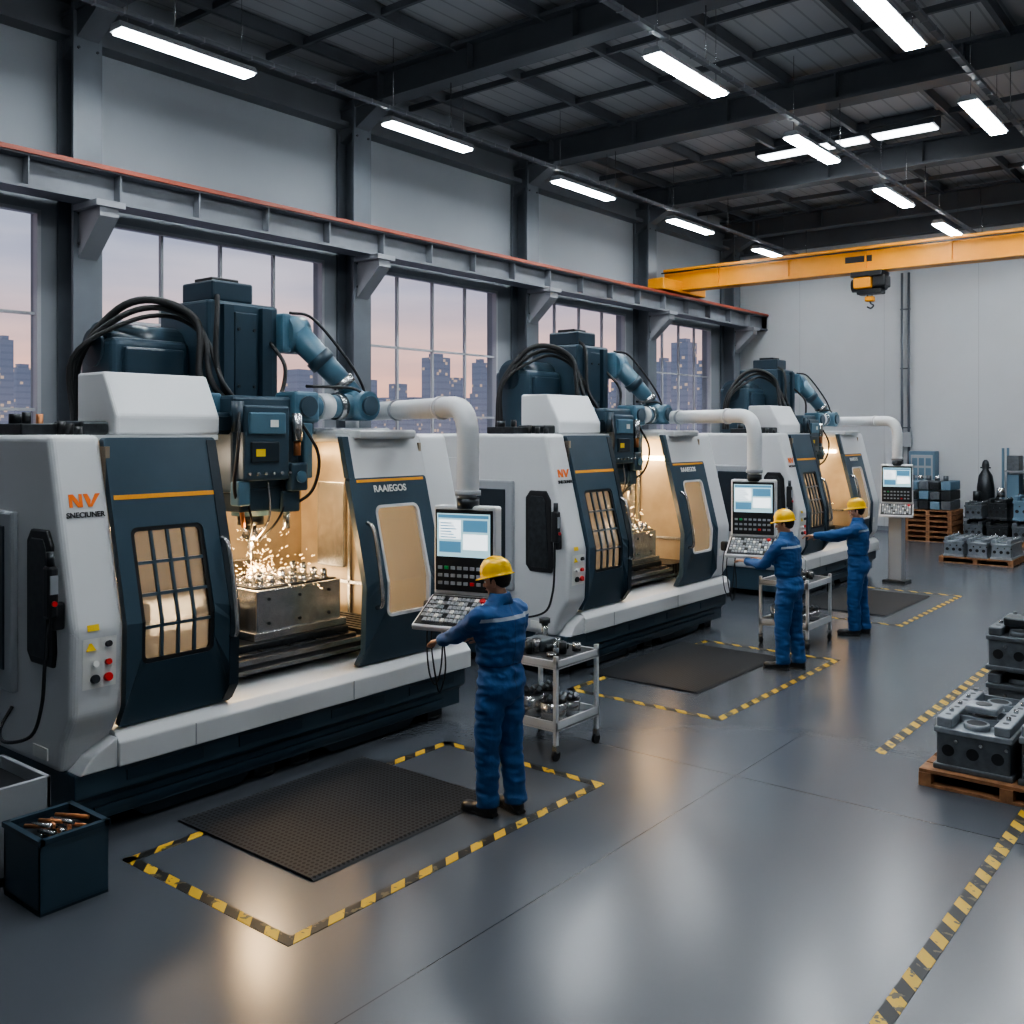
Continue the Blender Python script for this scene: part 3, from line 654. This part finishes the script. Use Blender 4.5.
# ------------------------------------------------------------------ carts
def cart(x0,x1,y0,y1,bins=True):
    c=V(((x0+x1)/2,(y0+y1)/2,0)); e=empty('tool_trolley',c); o=tuple(c)
    q=P()
    for xx in (x0,x1-.035):
        for yy in (y0,y1-.035): q.box(xx,xx+.035,yy,yy+.035,.12,.86,WHITE,.004)
    for zz,h in ((.77,.05),(.26,.06)):
        q.box(x0,x1,y0,y1,zz-.01,zz,GREYW)
        q.box(x0,x0+.02,y0,y1,zz-.02,zz+h,WHITE); q.box(x1-.02,x1,y0,y1,zz-.02,zz+h,WHITE); q.box(x0,x1,y0,y0+.02,zz-.02,zz+h,WHITE); q.box(x0,x1,y1-.02,y1,zz-.02,zz+h,WHITE)
    q.finish('frame',e,o)
    q=P()
    for xx in (x0+.02,x1-.02):
        for yy in (y0+.02,y1-.02): q.cyl((xx-.014,yy,.045),(xx+.014,yy,.045),.045,RUBBER,18); q.box(xx-.022,xx+.022,yy-.02,yy+.02,.07,.13,STEEL)
    q.finish('casters',e,o)
    q=P()
    q.box(x0+.03,x1-.03,y0+.03,y1-.03,.775,.82,BLACK)
    for k in range(22):
        xx=random.uniform(x0+.1,x1-.1); yy=random.uniform(y0+.1,y1-.1); r=random.uniform(.02,.045); h=random.uniform(.03,.12)
        q.cyl((xx,yy,.82),(xx,yy,.82+h),r,(STEEL,CAST,DARKM)[k%3],14); q.cyl((xx,yy,.82+h),(xx,yy,.823+h),r*.5,BLACK,12)
    q.box(x0+.15,x0+.35,y0+.2,y0+.4,.82,.92,CAST,.01); q.cyl((x0+.2,y1-.2,.82),(x0+.2,y1-.2,1.02),.03,STEEL); q.cyl((x0+.2,y1-.2,1.02),(x0+.2,y1-.2,1.06),.05,DARKM)
    q.finish('machined_parts',e,o)
    if bins:
        q=P()
        for (bx,by,r,h) in ((x0+.20,y0+.22,.13,.19),(x1-.19,y0+.22,.12,.16),(x0+.22,y1-.22,.13,.2),(x1-.19,y1-.2,.11,.14)):
            q.cyl((bx,by,.262),(bx,by,.262+h),r*.9,STEEL,24,r2=r); q.cyl((bx,by,.262+h),(bx,by,.266+h),r*.93,BLACK,24)
            for k in range(6): a=k*1.05; q.cyl((bx+r*.5*math.cos(a),by+r*.5*math.sin(a),.26+h),(bx+r*.5*math.cos(a)+.03,by+r*.5*math.sin(a),.30+h),.02,CAST,8)
        q.finish('steel_bins',e,o)
cart(-5.32,-4.68,6.42,7.05); cart(-5.3,-4.65,11.66,12.45)
# ------------------------------------------------------------------ left bins
q=P(); x0,x1,y0,y1=-5.86,-5.42,2.57,2.97
for a in ((x0,x0+.02,y0,y1),(x1-.02,x1,y0,y1),(x0,x1,y0,y0+.02),(x0,x1,y1-.02,y1)): q.box(*a,.015,.42,TEALM)
q.box(x0,x1,y0,y1,.0,.03,TEALD); q.box(x0-.01,x1+.01,y0-.01,y0+.025,.395,.425,TEAL); q.box(x0-.01,x1+.01,y1-.025,y1+.01,.395,.425,TEAL); q.box(x1-.025,x1+.01,y0,y1,.395,.425,TEAL); q.box(x0-.01,x0+.025,y0,y1,.395,.425,TEAL)
q.box(x0+.02,x1-.02,y0+.02,y1-.02,.34,.35,BLACK)
for k in range(14): 
    yy=y0+.08+random.random()*.22; xx=x0+.08+random.random()*.14
    q.cyl((xx,yy,.36+k*.005),(xx+.15,yy+random.uniform(-.08,.08),.37+k*.005),.013,(COPPER,STEEL)[k%3==0],8)
q.finish('scrap_bin')
q=P(); x0,x1,y0,y1=-6.62,-5.97,2.2,2.9
for a in ((x0,x0+.03,y0,y1),(x1-.03,x1,y0,y1),(x0,x1,y0,y0+.03),(x0,x1,y1-.03,y1)): q.box(*a,.02,.58,GREYW,.006)
q.box(x0,x1,y0,y1,0,.05,DARKM); q.box(x0+.03,x1-.03,y0+.03,y1-.03,.48,.50,BLACK); q.cyl((x0+.2,y0+.3,.5),(x0+.2,y0+.3,.6),.06,DARKM); q.tube([(x0+.3,y0+.5,.5),(x0+.35,y0+.5,.62),(x0+.45,y0+.45,.6),(x0+.5,y0+.4,.5)],.02,BLACK)
q.finish('coolant_tank')
# ------------------------------------------------------------------ pallets & castings
def pallet(q,x0,x1,y0,y1,z0=0):
    n=6; w=(y1-y0)/n
    for k in range(3): xx=x0+(x1-x0-.09)*k/2; q.box(xx,xx+.09,y0,y1,z0+.02,z0+.10,WOOD)
    for k in range(n): q.box(x0,x1,y0+k*w+.012,y0+(k+1)*w-.012,z0+.10,z0+.125,WOOD)
    for k in (0,.45,.9): yy=y0+(y1-y0)*k; q.box(x0,x1,yy,yy+.09,z0,z0+.02,WOOD)
def casting(q,x0,x1,y0,y1,z0,h,m,n=3,top=None):
    top=top or m
    q.box(x0,x1,y0,y1,z0,z0+h*.72,m,.02)
    q.box(x0-.02,x1+.02,y0-.02,y1+.02,z0,z0+h*.10,m,.01)
    q.box(x0-.015,x1+.015,y0-.015,y1+.015,z0+h*.66,z0+h*.76,top,.008)
    cx=(x0+x1)/2; ly=(y1-y0); wx=x1-x0
    q.box(x0,x0+wx*.22,y0,y1,z0+h*.76,z0+h*.94,top,.012); q.box(x1-wx*.22,x1,y0,y1,z0+h*.76,z0+h*.94,top,.012)
    for k in range(n):
        yy=y0+ly*(k+.5)/n; r=min(ly/n*.36,wx*.26)
        q.cyl((cx,yy,z0+h*.74),(cx,yy,z0+h*.86),r,top,24); q.cyl((cx,yy,z0+h*.86),(cx,yy,z0+h*.863),r*.78,BLACK,24)  # flush black discs paint the shade inside the bores
        for s_ in (-1,1):
            q.cyl((cx+s_*wx*.39,yy,z0+h*.94),(cx+s_*wx*.39,yy,z0+h*.945),.022,BLACK,12); q.cyl((cx+s_*wx*.39,yy+ly/n*.38,z0+h*.94),(cx+s_*wx*.39,yy+ly/n*.38,z0+h),.018,STEEL,6)
        q.box(x0-.008,x0,yy-ly/n*.32,yy+ly/n*.32,z0+h*.2,z0+h*.52,(DARKM,BLACK)[k%2],.003)
        q.box(cx-wx*.3,cx+wx*.3,yy+ly/n*.47,yy+ly/n*.53,z0+h*.76,z0+h*.88,top)
    for k in range(3):
        xx=x0+wx*(k+.5)/3; q.cyl((xx,y0-.006,z0+h*.36),(xx,y0+.01,z0+h*.36),wx*.085,BLACK,16)
        q.cyl((xx+.06,y0-.02,z0+h*.55),(xx+.06,y0,z0+h*.55),.014,STEEL,8)
q=P(); pallet(q,-2.22,-1.0,7.75,8.95); q.finish('wooden_pallet')
q=P(); casting(q,-2.12,-1.60,7.85,8.85,.125,.42,CAST,4,CASTL); casting(q,-1.53,-1.08,7.85,8.85,.125,.46,CAST,4,CASTL)
q.box(-1.98,-1.74,8.1,8.3,.52,.58,CASTL,.02); q.cyl((-1.86,8.2,.58),(-1.86,8.2,.583),.06,BLACK)
q.finish('iron_castings')
q=P(); pallet(q,-2.15,-1.0,9.3,10.4); q.finish('wooden_pallet')
q=P()
for (a,b_) in ((-2.1,-1.6),(-1.52,-1.06)):
    casting(q,a,b_,9.38,10.3,.125,.46,CAST,3,CAST); casting(q,a,b_,9.4,10.25,.59,.40,CAST,3,CAST)
q.box(-2.0,-1.8,9.5,9.7,.97,1.05,DARKM,.02)
q.finish('iron_castings')
q=P(); pallet(q,-5.7,-4.3,21.3,22.5); q.finish('wooden_pallet')
q=P()
for k in range(3): casting(q,-5.62+k*.45,-5.25+k*.45,21.4,22.4,.125,.42,CASTL,3)
q.finish('iron_castings')
q=P()
for k in range(6): pallet(q,-7.5,-6.4,25.0,26.1,k*.13)
q.finish('wooden_pallet')
q=P()
for k in range(3):
    for i in range(4): q.box(-7.45+i*.26,-7.22+i*.26,25.1,26.0,.79+k*.24,.99+k*.24+.02*(i%2),(CAST,DARKM,BLUEC)[(i+k)%3],.02)
for i in range(5): q.cyl((-7.4+i*.2,25.3,1.50),(-7.4+i*.2,25.3,1.62),.06,(CAST,STEEL)[i%2],12)
q.finish('parts_crates')
q=P()
q.box(-6.25,-2.0,25.2,26.3,0,.12,WOOD); 
xx=-6.2
k=0
while xx<-2.2:
    w=.42+.15*((k*7)%3)/3; casting(q,xx,xx+w,25.3,26.2,.12,.45,(CAST,DARKM)[k%2],2)
    casting(q,xx+.02,xx+w-.03,25.35,26.1,.60,.42+.1*(k%3),(CAST,DARKM,BLUEC)[k%3],2)
    q.cyl((xx+w*.5,25.7,1.02+.1*(k%3)),(xx+w*.5,25.7,1.25+.1*(k%3)),.09,(DARKM,STEEL,CAST)[k%3],16); xx+=w+.09; k+=1
q.finish('casting_storage_row')
q=P()
for xx in (-5.6,-3.9,-2.2):
    for yy in (26.5,27.05): q.box(xx,xx+.05,yy-.03,yy+.03,0,2.3,BLUEC)
for zz in (.3,1.0,1.7): q.box(-5.6,-2.15,26.5,27.08,zz,zz+.04,GREYW)
xx=-5.5; k=0
while xx<-2.5:
    for zz in (.34,1.04,1.74):
        h=.25+.12*((k*5+int(zz*3))%4)
        if zz<1.7 or k%2==0: q.box(xx,xx+.28,26.55,27.0,zz,zz+h,(DARKM,CAST,CASTL,BLUEC)[(k+int(zz*3))%4],.02)
        else: q.cyl((xx+.14,26.75,zz),(xx+.14,26.75,zz+h),.10,(DARKM,CAST)[k%2])
    xx+=.36; k+=1
q.finish('storage_rack')
q=P(); gX,gY=-6.0,26.62; q.loft([(gX,gY,0,.2,.2),(gX,gY,1.3,.2,.2),(gX,gY,1.6,.16,.16),(gX,gY,1.75,.07,.07),(gX,gY,1.85,.09,.09),(gX,gY,1.95,.07,.07),(gX,gY,2.0,.03,.03)],DARKM); q.box(gX-.12,gX+.12,gY-.03,gY+.03,1.78,1.82,DARKM); q.finish('gas_cylinder')
q=P(); q.box(-7.85,-7.2,26.55,26.95,0,2.2,BLUEC,.02); q.box(-7.80,-7.25,26.53,26.55,1.2,2.1,GREYW,.01)
for k in range(3):
    for i in range(3): q.box(-7.76+k*.17,-7.63+k*.17,26.52,26.53,1.3+i*.26,1.5+i*.26,BLUEC)
q.finish('electrical_cabinet')

# ------------------------------------------------------------------ people
def remesh(q,name,vox,parent,m,it=4,wr=0):
    ob=q.finish(name+'_src')
    r=ob.modifiers.new('r','REMESH'); r.mode='VOXEL'; r.voxel_size=vox
    s=ob.modifiers.new('s','SMOOTH'); s.iterations=it; s.factor=.5
    bpy.context.view_layer.update()
    me=bpy.data.meshes.new_from_object(ob.evaluated_get(bpy.context.evaluated_depsgraph_get()))
    bpy.data.objects.remove(ob)
    me.materials.clear(); me.materials.append(m)
    if wr:
        nr=[v.normal.copy() for v in me.vertices]
        for v,n in zip(me.vertices,nr):
            c=v.co; 
            a=noise.noise(V((c.x*6+c.z*4,c.y*6,c.z*15+3)))*wr+(1-abs(noise.noise(V((c.x*9,c.y*9+c.z*5,c.z*17))))*2.2)*wr*.6
            v.co=c+n*a
    for p_ in me.polygons: p_.use_smooth=True; p_.material_index=0
    o=bpy.data.objects.new(name,me); S.collection.objects.link(o); o.parent=parent; return o
def ik(Sh,W,a,b_,hint):
    d=W-Sh; L=min(d.length,(a+b_)*.995); dn=d.normalized(); W=Sh+dn*L
    t=(a*a-b_*b_+L*L)/(2*L); h=math.sqrt(max(0,a*a-t*t)); hp=(hint-dn*hint.dot(dn)).normalized()
    return Sh+dn*t+hp*h,W
def hand(e,W,d,up,thumb,name,curl=16):
    d=d.normalized(); lat=d.cross(up).normalized(); n=lat.cross(d).normalized()
    if lat.dot(thumb)<0: lat=-lat
    B=Matrix.Identity(4); B.col[0]=(*d,0); B.col[1]=(*lat,0); B.col[2]=(*n,0); B.col[3]=(*W,1)
    q=P()
    q.tube([(-.05,0,0),(0,0,0),(.03,0,0)],.026,SKIN,12,M=B)
    q.box(.005,.095,-.040,.040,-.014,.014,SKIN,.012,3,M=B)
    for yo,L,r in ((.031,.072,.0095),(.011,.082,.010),(-.010,.076,.0095),(-.030,.060,.0085)):
        pts=[V((.07,yo*.9,0)),V((.092,yo,0))]; ang=0; c=pts[-1].copy()
        for f in (.45,.32,.26):
            ang+=math.radians(curl); c=c+V((math.cos(ang),yo*.8,-math.sin(ang)))*L*f; pts.append(c.copy())
        q.tube(pts,r,SKIN,8,sub=2,M=B,radii=[r,r,r*.98,r*.9,r*.75])
    q.tube([V((.015,.022,-.004)),V((.040,.048,-.012)),V((.066,.062,-.022)),V((.090,.068,-.032))],.011,SKIN,8,sub=2,M=B,radii=[.014,.012,.011,.008])
    return remesh(q,name,.0042,e,SKIN,2)
def worker(loc,yaw,wl,wr_,head_yaw,head_pitch=8,feet=((-.05,-.105),(.06,.10)),lean=0.0,scale=1.0):
    e=empty('machine_operator',loc,yaw); e.scale=(scale,)*3
    q=P()
    lx=-lean
    q.loft([(0,0,.79,.10,.15),(0.005,0,.86,.130,.186),(.012,0,.93,.136,.194),(.005,0,1.02,.124,.178),(lx*.3,0,1.06,.114,.164),(lx*.5,0,1.09,.130,.184),(lx*.5,0,1.20,.134,.194),(lx*.8,0,1.30,.140,.210),(lx,0,1.38,.132,.220),(lx,0,1.435,.110,.198),(lx,0,1.475,.086,.140),(lx,0,1.51,.070,.086),(lx,0,1.545,.060,.064)],COVER)
    for s_,(fx,fy) in zip((-1,1),feet):
        hip=V((.0,s_*.092,.90)); an=V((fx+.02,fy,.07)); kn=(hip+an)/2+V((-.022,0,.02))
        q.tube([hip,hip.lerp(kn,.4),kn,kn.lerp(an,.45),kn.lerp(an,.85),an],.09,COVER,16,sub=4,radii=[.104,.103,.086,.080,.076,.082])
    hands=[]
    for s_,W in ((-1,V(wl)),(1,V(wr_))):
        sh=V((lx,s_*.203,1.415))
        el,W=ik(sh,W,.295,.255,V((.15,s_*.35,-1)))
        q.sph(sh+V((0,-s_*.01,0)),(.082,.076,.076),COVER)
        q.tube([V((lx,s_*.09,1.41)),sh,sh.lerp(el,.5),el,el.lerp(W,.5),W],.06,COVER,14,sub=4,radii=[.07,.075,.066,.060,.052,.042])
        hands.append((s_,el,W))
    remesh(q,'coverall',.010,e,COVER,3,.012)
    for s_,el,W in hands:
        d=(W-el).normalized(); d=(d+V((-.35,0,-.02))).normalized()
        q=P(); q.cyl(W-(W-el).normalized()*.02,W+(W-el).normalized()*.008,.044,COVER,16); q.finish('cuff',e)
        hand(e,W+(W-el).normalized()*.012,d,V((0,0,1)),V((0,-s_,0)),'hand_left' if s_<0 else 'hand_right')
    q=P(); q.loft([(lx,0,1.49,.088,.098),(lx-.002,0,1.53,.076,.082),(lx-.002,0,1.562,.066,.072)],COVER); q.finish('collar',e)
    H=Matrix.Translation((lx-.01,0,-.005))@Matrix.Translation((0,0,1.56))@Matrix.Rotation(math.radians(head_yaw),4,'Z')@Matrix.Rotation(math.radians(-head_pitch),4,'Y')@Matrix.Diagonal((.93,.93,.95,1))@Matrix.Translation((0,0,-1.56))
    q=P()
    q.cyl((.012,0,1.47),(.0,0,1.62),.054,SKIN,18,M=H)
    q.sph((.015,0,1.685),(.094,.074,.098),SKIN,M=H); q.sph((-.030,0,1.645),(.064,.060,.085),SKIN,M=H); q.sph((-.040,0,1.590),(.048,.046,.042),SKIN,M=H); q.sph((-.070,0,1.572),(.022,.024,.020),SKIN,M=H)
    q.cyl((-.085,0,1.672),(-.112,0,1.634),.008,SKIN,10,r2=.014,M=H); q.sph((-.107,0,1.632),(.014,.015,.011),SKIN,M=H); q.sph((-.082,0,1.682),(.018,.046,.010),SKIN,M=H)
    for s_ in (-1,1): q.sph((.004,s_*.078,1.640),(.018,.009,.032),SKIN,M=H); q.sph((-.058,s_*.036,1.630),(.030,.022,.024),SKIN,M=H)
    q.sph((-.088,0,1.603),(.012,.022,.010),SKIN,M=H)
    remesh(q,'head',.005,e,SKIN,3)
    q=P()
    for s_ in (-1,1):
        q.sph((-.083,s_*.030,1.662),(.010,.013,.008),LABEL,M=H,u=10,v=8); q.sph((-.090,s_*.030,1.662),(.005,.006,.006),EYE,M=H,u=10,v=8); q.sph((-.091,s_*.031,1.679),(.006,.019,.004),HAIR,M=H,u=10,v=6)
    q.sph((-.098,0,1.603),(.005,.022,.005),LIP,M=H,u=10,v=6)
    q.finish('face_features',e)
    q=P()
    q.sph((.038,0,1.680),(.084,.079,.084),HAIR,M=H); q.sph((.050,0,1.625),(.050,.054,.030),HAIR,M=H)
    for s_ in (-1,1): q.box(-.022,.012,s_*.070-.006,s_*.070+.006,1.64,1.71,HAIR,.004,M=H)
    q.finish('hair',e)
    t=bmesh.new(); R=[]
    prof2=[(1.0,.0),(.985,.03),(.95,.06),(.86,.088),(.70,.108),(.48,.121),(.24,.128),(.02,.130)]
    for r_,h_ in prof2: R.append([t.verts.new((.008+.130*r_*math.cos(a*math.pi/18),.105*r_*math.sin(a*math.pi/18),1.700+h_)) for a in range(36)])
    br=[]
    for a in range(36):
        th=a*math.pi/18; k=1.12+.28*max(0,-math.cos(th))**3
        br.append(t.verts.new((.008+.130*k*math.cos(th),.105*(1.12)*math.sin(th),1.694-.006*max(0,-math.cos(th)))))
    R=[br]+R
    for a_,b_ in zip(R,R[1:]):
        for k in range(36): t.faces.new((a_[k],a_[(k+1)%36],b_[(k+1)%36],b_[k])).smooth=True
    t.faces.new(R[-1])
    q=P(); q.add(t,HAT,M=H)
    q.tube([(-.115,0,1.745),(-.083,0,1.800),(-.03,0,1.828),(.03,0,1.830),(.088,0,1.806),(.128,0,1.745)],.012,HAT,8,M=H)
    for s_ in (-1,1): q.tube([(-.098,s_*.05,1.745),(-.07,s_*.045,1.788),(-.02,s_*.042,1.813),(.03,s_*.042,1.814),(.08,s_*.045,1.792),(.115,s_*.05,1.745)],.007,HAT,8,M=H)
    hh=q.finish('hard_hat',e); md=hh.modifiers.new('s','SOLIDIFY'); md.thickness=.003
    for s_,(fx,fy) in zip((-1,1),feet):
        q=P(); M=Matrix.Translation((fx,fy,0))@Matrix.Rotation(math.radians(-s_*8),4,'Z')
        q.sph((.045,0,.055),(.05,.042,.055),SHOE,M=M); q.sph((-.03,0,.050),(.10,.044,.042),SHOE,M=M); q.sph((-.13,0,.042),(.075,.048,.038),SHOE,M=M); q.cyl((.03,0,.05),(.02,0,.13),.047,SHOE,16,M=M)
        q.box(-.2,.09,-.042,.042,.0,.025,SHOE,.01,M=M)
        remesh(q,'shoe_left' if s_<0 else 'shoe_right',.007,e,SHOE,2)
    return e
worker((-4.37,5.32,0),math.radians(-2),(-.49,-.10,1.17),(-.34,.22,1.15),18,12,feet=((-.05,-.10),(.05,.09)))
worker((-4.46,10.62,0),math.radians(0),(-.46,-.12,1.20),(-.40,.2,1.20),12,8,lean=.03)
worker((-4.50,13.0,0),math.radians(12),(-.56,-.14,1.30),(-.50,.12,1.26),8,6)

# ------------------------------------------------------------------ city outside
fw=V((-.625,.780,0)); rt=V((.780,.625,0)); f=971
q=P()
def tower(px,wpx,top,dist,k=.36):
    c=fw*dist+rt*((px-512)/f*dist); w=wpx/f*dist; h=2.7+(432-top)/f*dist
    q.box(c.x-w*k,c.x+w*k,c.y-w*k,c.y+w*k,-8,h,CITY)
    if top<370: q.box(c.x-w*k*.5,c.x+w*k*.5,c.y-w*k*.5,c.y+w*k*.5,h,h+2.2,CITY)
for a in ((4,18,340,500),(22,26,368,560),(60,30,385,600),(120,20,352,620),(150,34,388,640),(200,30,384,600),(262,26,380,560),(300,30,370,520),(368,18,380,560),(398,18,384,640),(436,28,358,520),(455,18,378,620),(480,16,363,560),(508,24,380,600),(552,22,380,560),(575,24,384,600),(600,18,368,560),(622,22,382,640),(664,20,362,560),(684,26,343,520),(702,16,364,600),(340,24,388,520),(-40,40,372,560),(-100,40,360,600)):
    tower(*a)
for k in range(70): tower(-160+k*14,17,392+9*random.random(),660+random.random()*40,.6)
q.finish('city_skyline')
q=P(); q.box(-1200,WX-.4,-400,1500,-9,-8.5,CITY); q.finish('ground_outside')

# ------------------------------------------------------------------ world
w=bpy.data.worlds.new('dusk'); S.world=w; w.use_nodes=True; nt=w.node_tree; bg=nt.nodes['Background']
tc=nt.nodes.new('ShaderNodeTexCoord'); sp=nt.nodes.new('ShaderNodeSeparateXYZ'); nt.links.new(tc.outputs['Generated'],sp.inputs[0])
rp=nt.nodes.new('ShaderNodeValToRGB'); nt.links.new(sp.outputs[2],rp.inputs[0])
E=rp.color_ramp.elements; E[0].position=0; E[0].color=(.98,.50,.33,1); E[1].position=.6; E[1].color=(.12,.17,.28,1)
for p_,c in ((.05,(.92,.53,.41)),(.09,(.72,.50,.47)),(.14,(.48,.45,.52)),(.22,(.34,.40,.50))):
    k=E.new(p_); k.color=(*c,1)
nz=nt.nodes.new('ShaderNodeTexNoise'); nz.inputs['Scale'].default_value=3; nz.inputs['Detail'].default_value=5
mp=nt.nodes.new('ShaderNodeMapping'); mp.inputs['Scale'].default_value=(1,1,9); nt.links.new(tc.outputs['Generated'],mp.inputs[0]); nt.links.new(mp.outputs[0],nz.inputs['Vector'])
mx=nt.nodes.new('ShaderNodeMix'); mx.data_type='RGBA'; mx.blend_type='MULTIPLY'; mx.inputs[0].default_value=.6
r2=nt.nodes.new('ShaderNodeValToRGB'); r2.color_ramp.elements[0].position=.38; r2.color_ramp.elements[1].position=.62; r2.color_ramp.elements[0].color=(.70,.72,.82,1); r2.color_ramp.elements[1].color=(1.15,1.05,1,1)
nt.links.new(nz.outputs['Fac'],r2.inputs[0]); nt.links.new(rp.outputs[0],mx.inputs[6]); nt.links.new(r2.outputs[0],mx.inputs[7])
nt.links.new(mx.outputs[2],bg.inputs[0]); bg.inputs[1].default_value=1.5

# ------------------------------------------------------------------ camera
cam=bpy.data.cameras.new('camera'); co=bpy.data.objects.new('camera',cam); S.collection.objects.link(co)
cam.sensor_width=36; cam.lens=36*971/1024; cam.shift_y=-80/1024; cam.clip_end=3000
co.location=(0,0,2.7); co.rotation_euler=(math.radians(90),0,math.atan2(.625,.780))
S.camera=co
